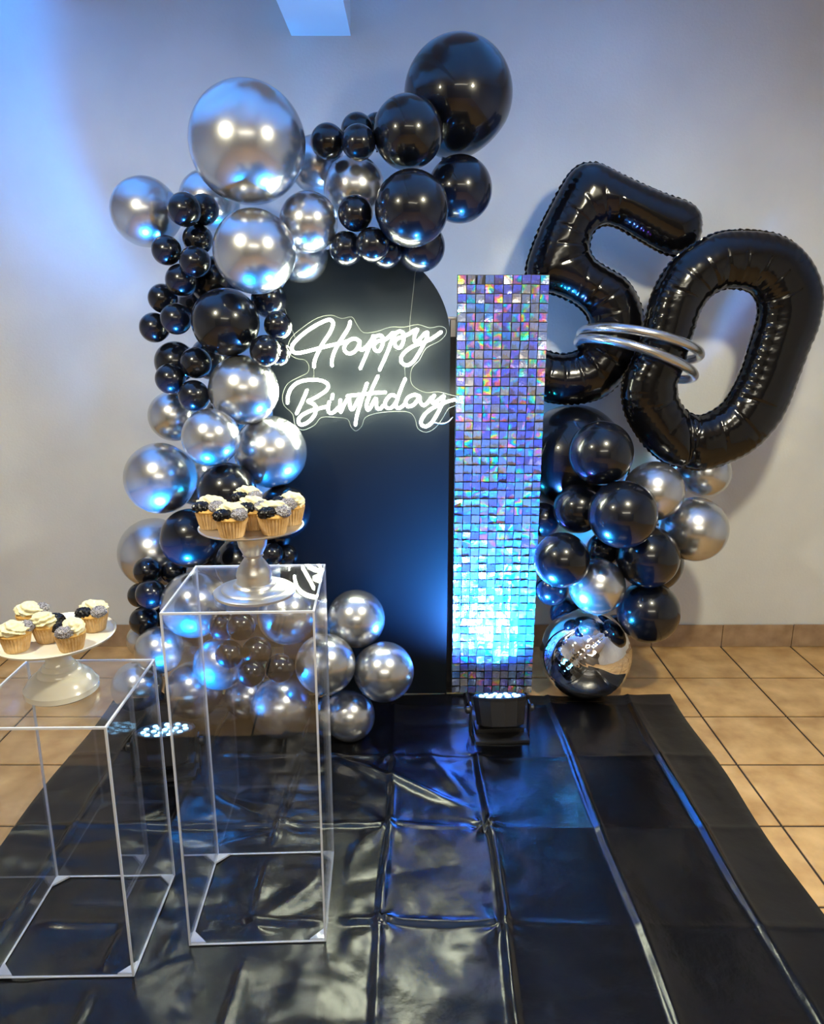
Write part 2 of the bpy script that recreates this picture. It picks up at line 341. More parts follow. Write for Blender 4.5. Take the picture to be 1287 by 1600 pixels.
# black stand beside it
t = empty('slim_stand', (0.152, 2.86, 0), 0, 'slim black upright pole between the arch board and the sequin panel', 'pole')
MB().box((-0.012, -0.012, 0.0), (0.012, 0.012, 1.50)).build('upright', M_blackmetal, t)
MB().box((-0.028, -0.02, 1.50), (0.03, 0.02, 1.512), bev=0.003).box((-0.009, -0.016, 1.44), (0.009, 0.016, 1.50)).build('top_cap', M_brushed, t)
MB().box((-0.03, -0.03, 0.0), (0.03, 0.12, 0.012)).build('foot', M_blackmetal, t)

# ================================================================ sequin panel
SX, SZ, SP = 0.162, 0.021, 0.0327
pan = empty('sequin_panel', (SX, 2.79, SZ), 0, 'tall narrow panel covered in square holographic sequins', 'panel')
MB().box((0, 0, 0), (0.327, 0.012, 1.635)).build('backing', M_blackmetal, pan, smooth=False)
for k in range(1, 5): MB().box((0.0, -0.0012, 0.327*k-0.001), (0.327, 0.0, 0.327*k+0.001)).build('seam', M_blackmetal, pan, smooth=False)
def sequin_geo():
    h = 0.0149; mb = MB(); g = 3; vs = []; fs = []
    for j in range(g+1):
        for i in range(g+1):
            u = -1+2*i/g; v = -1+2*j/g
            vs.append((u*h, -0.0012*(u*u-0.4) - 0.0006*v*v, v*h))
    for j in range(g):
        for i in range(g): fs.append((j*(g+1)+i, j*(g+1)+i+1, (j+1)*(g+1)+i+1, (j+1)*(g+1)+i))
    mb.add(vs, fs); n0 = len(mb.v)
    mb.box((-0.0014, -0.0035, h*0.62), (0.0014, 0.003, h*0.62+0.0028))
    return mb
sq = sequin_geo(); sqm = bpy.data.meshes.new('sequin'); sqm.from_pydata(sq.v, [], sq.f); sqm.materials.append(M_holo)
rs = random.Random(3); stuff = MB()
for row in range(50):
    for c in range(10):
        k = row*10+c
        dy = -0.005; loc = Vector(((c+0.5)*SP, dy, 1.635-(row+0.5)*SP + rs.uniform(-0.0008, 0.0008)))
        zr = 1 - row/50.0
        tilt = R(rs.gauss(4, 6)); yaw = R(rs.gauss(0, 5 + 7*max(0, zr-0.55)*2)); roll = R(rs.gauss(0, 1.2 + 3*(1-zr)))
        e = Euler((tilt, roll, yaw))
        if k < 300: link('sequin', sqm, pan, loc, e)
        else:
            Mx = Matrix.Translation(loc) @ e.to_matrix().to_4x4(); stuff.add([Mx @ Vector(p) for p in sq.v], sq.f)
me = bpy.data.meshes.new('sequin'); me.from_pydata(stuff.v, [], stuff.f); me.materials.append(M_holo)
o = link('sequin', me, pan); o['kind'] = 'stuff'

# ================================================================ balloons
BAL = [
('s',-0.503,2.500,2.023,0.177,'giant chrome silver balloon at the top left of the arch garland','T'),
('s',-0.927,2.780,1.864,0.117,'large silver balloon sticking out at the far upper left of the garland','T'),
('s',-0.730,2.880,1.917,0.104,'silver balloon peeking out between the giant silver one and the small black ones','T'),
('b',-0.742,2.611,1.849,0.054,'small black balloon with blue glow underneath, topmost of the upper left bunch','L'),
('b',-0.704,2.707,1.862,0.051,'small black balloon tucked behind the topmost one of the upper left bunch','L'),
('b',-0.826,2.660,1.727,0.049,'small black balloon with blue base below the far left silver balloon','L'),
('b',-0.714,2.595,1.686,0.051,'small black balloon with bright blue base left of the round silver balloon','L'),
('b',-0.735,2.722,1.768,0.051,'small black balloon in the middle of the upper left bunch, wedged against the silver balloon','L'),
('b',-0.780,2.654,1.630,0.055,'small black balloon just below the blue-based pair','L'),
('s',-0.494,2.482,1.708,0.129,'large round silver balloon directly beneath the giant silver one','T'),
('s',-0.336,2.594,1.809,0.095,'medium silver balloon above the left shoulder of the black arch board','T'),
('s',-0.330,2.824,2.023,0.097,'silver balloon half hidden right behind the giant silver balloon','T'),
('s',-0.195,2.716,1.933,0.102,'silver balloon under the two small black balloons at the top','T'),
('b',-0.270,2.620,2.054,0.055,'leftmost small black balloon on top of the garland','R'),
('b',-0.183,2.748,2.116,0.055,'small black balloon at the back of the top trio','R'),
('b',-0.168,2.565,2.040,0.054,'front right small black balloon of the top trio','R'),
('b',-0.118,2.832,2.135,0.056,'small black balloon hidden behind the upper right black balloon','R'),
('b',-0.013,2.595,2.075,0.111,'large black balloon left of the giant black one','R'),
('b',0.156,2.800,2.236,0.183,'giant glossy black balloon crowning the garland','R'),
('b',0.161,2.720,1.927,0.109,'black balloon with bright blue underside below the giant black one','R'),
('b',-0.001,2.494,1.836,0.115,'large black balloon reflecting the lit sign, at the right end of the arch top','R'),
('b',-0.181,2.560,1.831,0.056,'small black balloon above the centre of the arch board','R'),
('b',-0.215,2.587,1.727,0.055,'small mirror-like black balloon touching the top of the arch board, left of its trio','R'),
('b',-0.126,2.530,1.733,0.054,'small mirror-like black balloon at the front of the trio on the arch top','R'),
('b',-0.086,2.623,1.718,0.052,'small black balloon mostly hidden behind the trio on the arch top','R'),
('b',0.029,2.684,1.741,0.083,'medium black balloon low behind the right end of the arch top','R'),
('s',-0.386,2.746,1.719,0.093,'silver balloon filling the gap at the left shoulder of the arch','T'),
('b',-0.697,2.766,1.631,0.087,'black balloon deep inside the left column behind the large black one','L'),
('b',-0.787,2.884,1.555,0.082,'black balloon at the back of the left column above the large black one, mostly hidden','L'),
('b',-0.500,2.720,1.569,0.063,'black balloon showing in the gap between the round silver one and the lit sign','L'),
('b',-0.751,2.860,1.360,0.079,'black balloon at the back of the left column behind the lower bunch, mostly hidden','L'),
('b',-0.727,2.920,1.137,0.078,'black balloon at the back of the left column between the round silver ones, mostly hidden','L'),
('b',-0.871,2.720,1.573,0.050,'small black balloon at the left edge, upper of the outer pair','L'),
('b',-0.805,2.640,1.504,0.053,'small black balloon wedged between the outer pair and the large black balloon','L'),
('b',-0.908,2.720,1.474,0.052,'small black balloon farthest out on the left edge of the column','L'),
('b',-0.622,2.580,1.493,0.112,'large black balloon left of the lit sign','L'),
('b',-0.849,2.740,1.353,0.074,'medium black balloon behind the lower small black bunch','L'),
('b',-0.742,2.620,1.357,0.053,'small black balloon, topmost of the lower bunch','L'),
('b',-0.834,2.620,1.303,0.052,'small black balloon, leftmost of the lower bunch','L'),
('b',-0.746,2.582,1.249,0.053,'small black balloon, lowest of the lower bunch','L'),
('b',-0.448,2.580,1.483,0.047,'small black balloon beside the start of the word Happy','L'),
('b',-0.483,2.520,1.402,0.051,'small black balloon reflecting the lit sign, lower left of the word Happy','L'),
('b',-0.459,2.620,1.389,0.043,'tiny black balloon mostly hidden next to the lit sign','L'),
('s',-0.576,2.587,1.268,0.119,'round silver balloon left of the word Birthday','T'),
('s',-0.877,2.760,1.157,0.092,'silver balloon at the left edge below the black bunch','T'),
('s',-0.665,2.461,1.124,0.095,'silver balloon with a sharp blue patch at its lower left','T'),
('s',-0.506,2.647,1.043,0.129,'oval silver balloon below the word Birthday','T'),
('s',-0.909,2.654,0.946,0.128,'large silver balloon glowing blue on the left edge of the column','T'),
('s',-0.845,2.866,0.899,0.103,'silver balloon in blue light behind the glowing one','T'),
('b',-0.633,2.500,0.931,0.100,'black balloon directly above the cupcakes of the silver stand','L'),
('b',-0.468,2.637,0.824,0.098,'black balloon behind the right cupcakes of the silver stand','L'),
('b',-0.801,2.600,0.736,0.107,'large black balloon with a blue glowing base left of the silver stand','L'),
('s',-1.033,2.867,0.596,0.140,'large dull silver balloon low on the left edge','T'),
('b',-0.779,2.919,0.568,0.108,'black balloon at the back, left of the stem of the silver stand','L'),
('b',-0.995,2.672,0.586,0.051,'small black balloon, upper left of the low bunch','L'),
('b',-0.917,2.727,0.565,0.048,'small black balloon next to the big silver one, right in the low bunch','L'),
('b',-0.963,2.598,0.522,0.054,'small black balloon with blue spot in the low left bunch','L'),
('b',-1.055,2.737,0.465,0.048,'small black balloon hidden at the left of the low bunch','L'),
('b',-1.019,2.657,0.392,0.054,'small black balloon, lowest of the low left bunch','L'),
('b',-0.973,2.743,0.366,0.049,'small black balloon squeezed behind the brightly blue lit silver one','L'),
('s',-0.797,2.572,0.490,0.121,'silver balloon with the brightest blue glow, behind the tall pedestal','T'),
('s',-0.936,2.559,0.316,0.088,'silver balloon in cyan light above the short pedestal','T'),
('s',-1.052,2.720,0.285,0.065,'silver balloon edge peeking out at the lowest left','T'),
('s',-1.033,2.561,0.169,0.092,'silver balloon near the floor seen through the short pedestal','T'),
('s',-0.831,2.600,0.133,0.109,'blue-lit silver balloon near the floor between the pedestals','T'),
('s',-0.698,2.500,0.291,0.095,'bright blue silver balloon seen through the tall pedestal','T'),
('s',-0.637,2.620,0.095,0.084,'small silver balloon near the floor behind the tall pedestal','T'),
('s',-0.481,2.480,0.125,0.111,"silver balloon near the floor inside the right half of the tall pedestal's view",'T'),
('s',-0.307,2.437,0.319,0.107,'silver balloon crossing the right edge of the tall pedestal','T'),
('s',-0.207,2.583,0.430,0.107,'topmost silver balloon right of the tall pedestal','T'),
('s',-0.101,2.480,0.268,0.108,'rightmost silver balloon on the foot of the arch board','T'),
('s',-0.229,2.480,0.090,0.093,'lowest silver balloon right of the tall pedestal, resting on the sheet','T'),
('b',-0.672,2.470,0.448,0.049,'small black balloon seen through the tall pedestal, top left of its bunch','L'),
('b',-0.594,2.418,0.472,0.050,'small black balloon seen through the tall pedestal, top right of its bunch','L'),
('b',-0.629,2.376,0.386,0.048,'small black balloon seen through the tall pedestal, middle left of its bunch','L'),
('b',-0.545,2.425,0.373,0.052,'small black balloon seen through the tall pedestal, centre of its bunch','L'),
('b',-0.547,2.338,0.333,0.046,'small black balloon seen through the tall pedestal, lowest of its bunch','L'),
('b',-0.458,2.380,0.331,0.050,'small black balloon seen through the tall pedestal, rightmost of its bunch','L'),
('s',-0.463,2.620,0.438,0.118,'large silver balloon behind the foot of the silver cake stand','T'),
('b',-0.506,2.588,0.679,0.041,"small black balloon immediately right of the silver stand's stem",'L'),
('b',-0.464,2.652,0.653,0.041,'small black balloon one step right of the stem of the silver stand','L'),
('b',-0.531,2.734,0.704,0.072,'black balloon in the shade under the right rim of the silver stand, mostly hidden','L'),
('b',-0.658,2.753,0.590,0.102,'black balloon hidden behind the stem of the silver stand','L'),
('b',0.654,3.016,0.955,0.217,'giant black balloon half hidden behind the sequin panel','G'),
('b',0.684,2.680,1.033,0.116,'topmost black balloon in front of the giant one on the right','G'),
('s',0.920,2.780,0.870,0.113,'silver balloon below the left foot of the zero','H'),
('s',1.176,2.950,0.908,0.100,'silver balloon partly covered by the bottom of the zero','H'),
('s',1.108,2.826,0.706,0.126,'rightmost silver balloon of the right cluster','H'),
('b',0.750,2.582,0.829,0.121,'large black balloon at the centre of the right cluster','G'),
('b',0.629,2.752,0.807,0.093,'black balloon between the panel and the centre one','G'),
('b',0.517,2.860,0.735,0.068,'black balloon edge showing beside the sequin panel','G'),
('b',0.554,2.639,0.640,0.103,'blue tinted black balloon overlapping the panel edge','G'),
('b',0.896,2.719,0.627,0.119,'black balloon right of centre in the right cluster','G'),
('b',0.997,2.955,0.529,0.124,'black balloon showing only as a rim on the right','G'),
('b',0.760,2.840,0.620,0.067,'black balloon in the shadowy gap of the right cluster','G'),
('s',0.706,2.699,0.516,0.107,'silver balloon with blue left half in the right cluster','H'),
('b',0.924,2.742,0.394,0.121,'lowest right black balloon beside the wall skirting','G'),
('b',0.554,2.800,0.468,0.066,'small black balloon shining blue beside the sequin panel','G'),
('b',0.641,2.916,0.318,0.067,'small black balloon touching the top of the foil ball','G'),
('s',0.720,2.824,0.333,0.058,'small silver balloon between the foil ball and the blue silver balloon','H'),
('b',0.851,2.900,0.256,0.059,'small black balloon resting on the right of the foil ball','G'),
]
def balloon_mesh(seed, seg=48, rings=30):
    rr = random.Random(seed); mb = MB(); prof = []
    for k in range(rings+1):
        t = math.pi*k/rings; r = math.sin(t); z = math.cos(t)
        if z < -0.2: q = (-0.2-z)/0.8; z -= 0.10*q*q; r *= (1-0.06*q)
        prof.append((max(r, 0.012), z))
    return prof
prof = balloon_mesh(0)
bodies = {}
for kk, mm in (('s', M_silver), ('b', M_black)):
    bodies[kk] = MB().lathe(prof, 48).mesh('balloon', mm)
    neck = MB().lathe([(0.012, -1.085), (0.05, -1.10), (0.055, -1.13), (0.03, -1.15), (0.045, -1.19), (0.075, -1.24), (0.06, -1.245), (0.02, -1.2)], 14)
    bodies[kk+'n'] = neck.mesh('knot', mm)
core = {'x': 0}
def corepoint(x, z, g):
    if g in 'GH': return Vector((0.78, 3.05, z*0.9+0.06))
    if z > 1.6 : return Vector((x*0.75-0.05, 2.95, 1.85))
    if x > -0.40 and z < 0.5: return Vector((-0.42, 2.66, 0.25))
    return Vector((-0.72, 2.95, z))
GR = {'T': 'silver balloons of the left garland', 'L': 'black balloons of the left garland', 'R': 'black balloons at the top right of the garland', 'G': 'black balloons of the right cluster', 'H': 'silver balloons of the right cluster'}
for (kind, x, y, z, r, lab, g) in BAL:
    c = Vector((x, y, z)); d = (corepoint(x, z, g) - c).normalized()
    if d.length < 0.5: d = Vector((0, 1, 0))
    o = link('balloon', bodies[kind]); o.location = c; o.scale = (r, r, r)
    o.rotation_euler = (-d).to_track_quat('Z', 'Y').to_euler()
    tag(o, lab, 'balloon', GR[g])
    link('knot', bodies[kind+'n'], o)

# ================================================================ foil number balloons
def resample(P, step):
    P = np.array(P, float); Q = np.vstack([P, P[:1]]); d = np.hypot(*(Q[1:]-Q[:-1]).T); s = np.concatenate([[0], np.cumsum(d)]); n = int(s[-1]/step)
    t = np.linspace(0, s[-1], n, endpoint=False); return np.stack([np.interp(t, s, Q[:, 0]), np.interp(t, s, Q[:, 1])], -1)
def inside(px, py, P):
    x0, y0 = P[:, 0], P[:, 1]; x1, y1 = np.roll(x0, -1), np.roll(y0, -1); c = np.zeros(px.shape, bool)
    for a, b, cc, d in zip(x0, y0, x1, y1):
        m = ((b > py) != (d > py)); 
        if b == d: continue
        c ^= m & (px < (cc-a)*(py-b)/(d-b)+a)
    return c
def foil(name, loops, Y, RR, label, creases=(), step=0.0055, pinch=()):
    L3 = []
    for lp in loops:
        pts = spline([at(820+x/2.756, 220+y/2.756, Y) for x, y in lp], 5, True); L3.append(resample([(p.x, p.z) for p in pts], 0.004))
    A = np.vstack(L3); S = np.concatenate([np.arange(len(l))*0.004 + 10*k for k, l in enumerate(L3)])
    x0, z0 = A.min(0)-0.01; x1, z1 = A.max(0)+0.01
    nx = int((x1-x0)/step); nz = int((z1-z0)/step); X, Z = np.meshgrid(x0+np.arange(nx)*step, z0+np.arange(nz)*step)
    ins = np.zeros(X.shape, bool)
    for l in L3: ins ^= inside(X, Z, l)
    pts = np.stack([X.ravel(), Z.ravel()], -1); D = np.empty(len(pts)); NI = np.empty(len(pts), int)
    for i in range(0, len(pts), 2000):
        dd = ((pts[i:i+2000, None]-A[None])**2).sum(2); NI[i:i+2000] = dd.argmin(1); D[i:i+2000] = np.sqrt(dd.min(1))
    D = D.reshape(X.shape); NI = NI.reshape(X.shape)
    cell = (ins[:-1, :-1] | ins[1:, :-1] | ins[:-1, 1:] | ins[1:, 1:])
    used = np.zeros(X.shape, bool); used[:-1, :-1] |= cell; used[1:, :-1] |= cell; used[:-1, 1:] |= cell; used[1:, 1:] |= cell
    rim = used & (~ins | (D < step*0.35))
    Xs, Zs = X.copy(), Z.copy(); Xs[rim] = A[NI[rim], 0]; Zs[rim] = A[NI[rim], 1]
    dn = np.clip(D/RR, 0, 1); H = RR*0.86*np.sqrt(np.clip(1-(1-dn)**2, 0, 1)); H[rim] = 0
    s = S[NI]
    # small puckers that run in from the heat-sealed seam
    ph = s*2*np.pi/0.010 + 2.2*np.sin(s*37) + 1.3*np.sin(s*91)
    inner = (NI >= len(L3[0])) if len(L3) > 1 else np.zeros(X.shape, bool)
    pk = 0.0018*np.sin(ph)*np.exp(-D/0.030)*np.clip(D/0.006, 0, 1) + 0.0030*np.sin(s*2*np.pi/0.034+1.5*np.sin(s*23))*np.exp(-D/0.022)*np.clip(D/0.008, 0, 1)
    H = H + pk*(1+0.5*inner)
    # creases
    for (xa, ya, xb, yb, dep, wd) in creases:
        p = at(820+xa/2.756, 220+ya/2.756, Y); q = at(820+xb/2.756, 220+yb/2.756, Y)
        ex, ez = q.x-p.x, q.z-p.z; l2 = ex*ex+ez*ez; t = np.clip(((X-p.x)*ex+(Z-p.z)*ez)/l2, 0, 1)
        d = np.hypot(X-(p.x+t*ex), Z-(p.z+t*ez)); H -= dep*np.exp(-(d/wd))*(1-0.5*t)
    H = np.maximum(H, 0.0005); H[rim] = 0
    ti = used.ravel(); front = -np.ones(ti.size, int); front[ti] = np.arange(ti.sum()); nF = ti.sum()
    back = front.copy(); nr = ti & ~rim.ravel(); back[nr] = nF + np.arange(nr.sum())
    V = np.concatenate([np.stack([Xs.ravel()[ti], Y-H.ravel()[ti], Zs.ravel()[ti]], -1), np.stack([Xs.ravel()[nr], Y+H.ravel()[nr], Zs.ravel()[nr]], -1)])
    idx = np.arange(ti.size).reshape(X.shape); jj, ii = np.nonzero(cell); F = []
    allrim = rim[jj, ii] & rim[jj+1, ii] & rim[jj, ii+1] & rim[jj+1, ii+1]; jj = jj[~allrim]; ii = ii[~allrim]
    q = np.stack([idx[jj, ii], idx[jj, ii+1], idx[jj+1, ii+1], idx[jj+1, ii]], -1)
    F = front[q].tolist() + back[q][:, ::-1].tolist()
    C0 = Vector((A[:, 0].mean(), Y, A[:, 1].min())); V = V-np.array(C0)
    me = bpy.data.meshes.new(name); me.from_pydata(V.tolist(), [], F); me.validate()
    bm = bmesh.new(); bm.from_mesh(me); bmesh.ops.remove_doubles(bm, verts=bm.verts[:], dist=0.0004); bmesh.ops.recalc_face_normals(bm, faces=bm.faces[:])
    for f in bm.faces: f.smooth = True
    bm.to_mesh(me); bm.free(); me.materials.append(M_foil)
    o = link(name, me); o.location = C0; tag(o, label, 'balloon')
    # heat-sealed scalloped rim
    for k, l in enumerate(L3):
        mb = MB(); pts = []
        for i in range(0, len(l), 2):
            a = l[i]; t = l[(i+1) % len(l)]-l[i-1]; nrm = np.array([t[1], -t[0]])/max(np.hypot(*t), 1e-6); wv = 0.0022*math.sin(i*0.004*2*math.pi/0.024)+0.001*math.sin(i*0.9)
            pts.append((a[0]+nrm[0]*wv - C0.x, 0.0015*math.sin(i*1.3), a[1]+nrm[1]*wv - C0.z))
        mb.tube(pts, 0.0042 if k == 0 else 0.0025, 6, True); mb.build('sealed_rim', M_foil, o)
    return o
five = [(285, 95), (330, 102), (450, 162), (600, 228), (700, 264), (745, 300), (758, 350), (750, 420), (722, 465), (665, 493), (610, 490), (545, 460), (460, 410), (385, 370), (335, 366), (297, 390), (281, 430), (279, 470), (300, 510), (350, 545), (425, 590), (470, 645), (498, 710), (511, 780), (505, 850), (480, 930), (440, 1000), (390, 1060), (330, 1105), (250, 1128), (160, 1132), (70, 1115), (0, 1070), (-30, 1010), (-35, 950), (-15, 905), (35, 890), (90, 903), (130, 915), (180, 917), (230, 900), (265, 860), (277, 810), (265, 755), (220, 708), (160, 675), (107, 658), (50, 652), (12, 610), (3, 560), (15, 500), (60, 380), (115, 270), (180, 155), (232, 106)]
zero_o = [(905, 385), (1000, 388), (1090, 405), (1170, 450), (1230, 520), (1266, 600), (1279, 680), (1257, 800), (1217, 900), (1172, 1020), (1122, 1150), (1060, 1250), (965, 1340), (860, 1390), (760, 1415), (690, 1408), (600, 1385), (530, 1330), (470, 1250), (430, 1170), (417, 1080), (430, 1010), (462, 940), (500, 850), (522, 760), (547, 660), (592, 570), (650, 500), (740, 437), (820, 398)]
zero_i = [(890, 637), (960, 650), (995, 690), (1003, 745), (985, 820), (960, 900), (930, 990), (890, 1070), (850, 1130), (790, 1170), (740, 1182), (690, 1155), (660, 1105), (655, 1040), (680, 980), (700, 900), (725, 820), (750, 740), (790, 680), (840, 645)]
def fan(cx, cy, r0, r1, a0, a1, n, dep=0.006, wd=0.0035):
    out = []
    for k in range(n):
        a = R(a0+(a1-a0)*k/(n-1)); out.append((cx+r0*math.cos(a), cy-r0*math.sin(a), cx+r1*math.cos(a), cy-r1*math.sin(a), dep, wd))
    return out
cr5 = fan(360, 450, 95, 235, 80, 200, 7) + fan(170, 790, 120, 260, -110, 70, 11) + fan(420, 480, 0, 1, 0, 1, 2, 0.0)
cr0 = fan(880, 760, 140, 290, 25, 155, 8) + fan(790, 1050, 140, 270, 200, 250, 3) + fan(790, 1050, 140, 280, -80, -20, 3) + [(700, 1175, 690, 1400, 0.03, 0.012)]
foil('number_five_balloon', [five], 2.98, 0.105, 'large glossy black foil balloon shaped like the digit five', cr5)
foil('number_zero_balloon', [zero_o, zero_i], 2.86, 0.095, 'large glossy black foil balloon shaped like the digit zero', cr0)
# silver modelling balloons looped round both numbers
for k, (l, r_, lift, lb) in enumerate((((909, 517), (1087, 560), 0.040, 'upper silver tube balloon looped around the five and the zero'), ((905, 531), (1078, 592), 0.036, 'lower silver tube balloon looped around the five and the zero'))):
    A = at(*l, 2.90); B = at(*r_, 2.90); c = (A+B)/2; ax = (B-A)/2
    pts = [c + ax*math.cos(t) + Vector((0, -0.215, lift))*math.sin(t) - c for t in [2*math.pi*i/72 for i in range(72)]]
    o = MB().tube(pts, 0.0172, 18, True).build('tube_balloon', M_silver); o.location = c
    tag(o, lb, 'balloon', 'silver tube balloons round the numbers')
# mirror foil ball
def foil_ball():
    c = at(914, 1021, 2.80); r = 0.183; c.z = max(c.z, r*0.985+0.002)
    vs = []; fs = []; nu, nv = 160, 90
    for j in range(nv+1):
        t = math.pi*j/nv
        for i in range(nu):
            p = 2*math.pi*i/nu; d = Vector((math.sin(t)*math.cos(p), math.sin(t)*math.sin(p), math.cos(t)))
            seam = abs(math.sin(2*p)); k = 1 - 0.022*math.exp(-seam/0.09)*math.sin(t)
            k += 0.008*math.sin(t*46+1.5*math.sin(3*p)+1.2*math.sin(t*13))*math.exp(-seam/0.30)*(math.sin(t)**0.5 if t > 0 and t < math.pi else 0)
            k += 0.004*noise.noise(d*3)
            vs.append(d*r*k)
    for j in range(nv):
        for i in range(nu): fs.append((j*nu+i, j*nu+(i+1) % nu, (j+1)*nu+(i+1) % nu, (j+1)*nu+i))
    o = MB().add(vs, fs).build('foil_ball_balloon', M_mirror); o.data.materials[0] = M_mirror
    o.location = c; zc = Vector((0.66, -0.12, 0.74)).normalized(); xc = (Vector((-0.32, -0.85, 0.35)) - zc*Vector((-0.32, -0.85, 0.35)).dot(zc)).normalized(); yc = zc.cross(xc)
    o.rotation_euler = Matrix((xc, yc, zc)).transposed().to_euler()
    tag(o, 'mirror silver foil ball balloon with crinkled seams resting on the floor', 'balloon')
foil_ball()

# ================================================================ neon sign
SY = 2.70
def q1(p): return at(430+p[0]/7.57, 480+p[1]/7.57, SY)
def q2(p): return at(560+p[0]/7.57, 480+p[1]/7.57, SY)
def q3(p): return at(430+p[0]/7.57, 570+p[1]/7.57, SY)
def q4(p): return at(560+p[0]/7.57, 570+p[1]/7.57, SY)
sg = at(575, 590, SY)
sign = empty('neon_sign', sg, 0, 'glowing white script sign reading Happy Birthday hung before the black arch board', 'sign')
STR = [('happy', q1, [(457,710),(463,640),(500,545),(560,430),(640,310),(680,220),(676,168),(640,150),(580,165),(470,220),(350,300),(250,390),(197,460),(203,520),(260,543),(340,530),(480,495),(640,455),(780,425),(850,402)]),
('happy', q1, [(885,168),(868,240),(800,350),(740,445),(690,550),(667,640),(672,695)]),
('happy', q1, [(1000,405),(940,372),(870,395),(822,455),(820,515),(870,548),(930,530),(980,470),(1000,405),(992,475),(1020,505),(1070,475),(1135,395)]),
('happy', q1, [(1160,335),(1130,420),(1075,560),(1003,728)]),
('happy', q2, [(150,420),(178,370),(220,340),(272,340),(290,390),(278,460),(245,515),(205,515),(180,475),(190,430),(235,400),(300,390),(360,350),(405,300)]),
('happy', q2, [(420,300),(395,390),(330,560),(247,745)]),
('happy', q2, [(408,365),(440,310),(490,287),(532,315),(533,390),(510,455),(478,482),(438,462),(428,415),(455,375),(520,350),(590,320),(650,280),(700,262)]),
('happy', q2, [(700,262),(668,325),(658,385),(682,412),(730,370),(785,310),(818,298)]),
('happy', q2, [(818,298),(808,360),(770,440),(710,550),(640,650),(570,687),(512,655),(505,590),(560,520),(650,460),(760,420),(850,380),(920,335),(978,292)]),
('birthday', q3, [(143,455),(148,380),(180,290),(250,220),(350,185),(480,178),(580,200),(625,245),(605,300),(530,355),(440,405),(385,432),(440,460),(480,505),(472,575),(430,640),(360,695),(300,708),(273,672),(290,620),(360,570),(460,530),(600,498)]),
('birthday', q3, [(375,300),(320,430),(250,580)]),
('birthday', q3, [(680,350),(668,405)]),
('birthday', q3, [(640,435),(625,500),(630,555),(660,573),(705,550),(740,505)]),
('birthday', q3, [(770,412),(763,480),(772,560),(810,480),(848,412),(872,400),(878,450),(890,515),(918,522),(955,460),(985,400)]),
('birthday', q3, [(1085,218),(1045,330),(1000,480),(965,600),(946,715)]),
('birthday', q3, [(848,370),(1000,352),(1150,335),(1304,325)]),
('birthday', q3, [(1215,132),(1150,270),(1100,400),(1078,480),(1092,532),(1125,510),(1165,430),(1190,402),(1196,450),(1200,505),(1235,523),(1274,485)]),
('birthday', q4, [(430,368),(385,358),(335,405),(312,460),(330,505),(380,512),(430,465),(465,400)]),
('birthday', q4, [(553,165),(500,290),(455,420),(445,490),(470,515),(520,490),(560,450)]),
('birthday', q4, [(720,372),(660,355),(590,385),(558,440),(580,490),(640,480),(695,425),(720,372),(730,440),(770,480),(820,445),(865,385)]),
('birthday', q4, [(897,358),(868,420),(885,455),(945,415),(1010,365)]),
('birthday', q4, [(1012,368),(985,470),(920,600),(860,690),(800,730),(747,710),(745,650),(800,570),(880,510),(980,465),(1060,432),(1140,412)])]
for nm, qf, pts in STR:
    P = spline([qf(p) - sg for p in pts], 5); MB().tube(P, 0.0053, 10).build(nm + '_letter_tube', M_neon, sign)
OUT = [(1045,165),(1045,200),(1005,240),(930,280),(890,350),(845,400),(838,470),(862,512),(930,543),(1000,538),(1080,558),(1125,570),(1128,600),(1090,625),(1060,640),(1030,690),(985,750),(930,778),(880,755),(865,700),(830,660),(740,655),(640,665),(570,690),(550,740),(515,770),(485,745),(465,700),(400,690),(310,690),(270,735),(200,765),(155,735),(140,670),(90,620),(80,560),(110,490),(180,450),(228,425),(236,385),(212,350),(160,340),(112,300),(130,220),(210,150),(290,100),(370,85),(430,105),(490,95),(520,140),(560,188),(640,180),(720,155),(800,155),(880,140),(950,160),(1010,150)]
op = spline([at(420+x/3.785, 470+y/3.785, SY+0.012) - sg for x, y in OUT], 3, True); n = len(op)
f2 = [p + Vector((0, 0.004, 0)) for p in op]
bm = bmesh.new(); vs = [bm.verts.new(p) for p in op]; fc = bm.faces.new(vs); bmesh.ops.triangulate(bm, faces=[fc])
me = bpy.data.meshes.new('clear_backing'); bm.to_mesh(me); bm.free(); me.materials.append(M_back); link('clear_backing', me, sign)
MB().tube([p + Vector((0, 0.001, 0)) for p in op], 0.0008, 6, True).build('backing_edge', M_wire, sign)
for pts in ([(650, 410, 2.795), (646, 450, 2.75), (640, 505, 2.705), (640, 520, 2.70)], [(432, 440, 2.795), (444, 480, 2.75), (456, 515, 2.705), (463, 533, 2.70)]):
    MB().tube([at(*p) - sg for p in pts], 0.0009, 5).build('hanging_wire', M_wire, sign)
for pts in ([(490, 572), (490, 590)], [(632, 574), (633, 590)]):
    MB().tube([at(x, y, SY) - sg for x, y in pts], 0.0009, 5).build('link_wire', M_wire, sign)
MB().tube(spline([at(678, 660, SY) - sg, at(690, 662, 2.73) - sg, at(700, 659, 2.76) - sg, at(707, 652, 2.83) - sg], 5), 0.0022, 8).build('power_cord', mat('white_cord', (0.7, 0.75, 0.8), 0.4), sign)

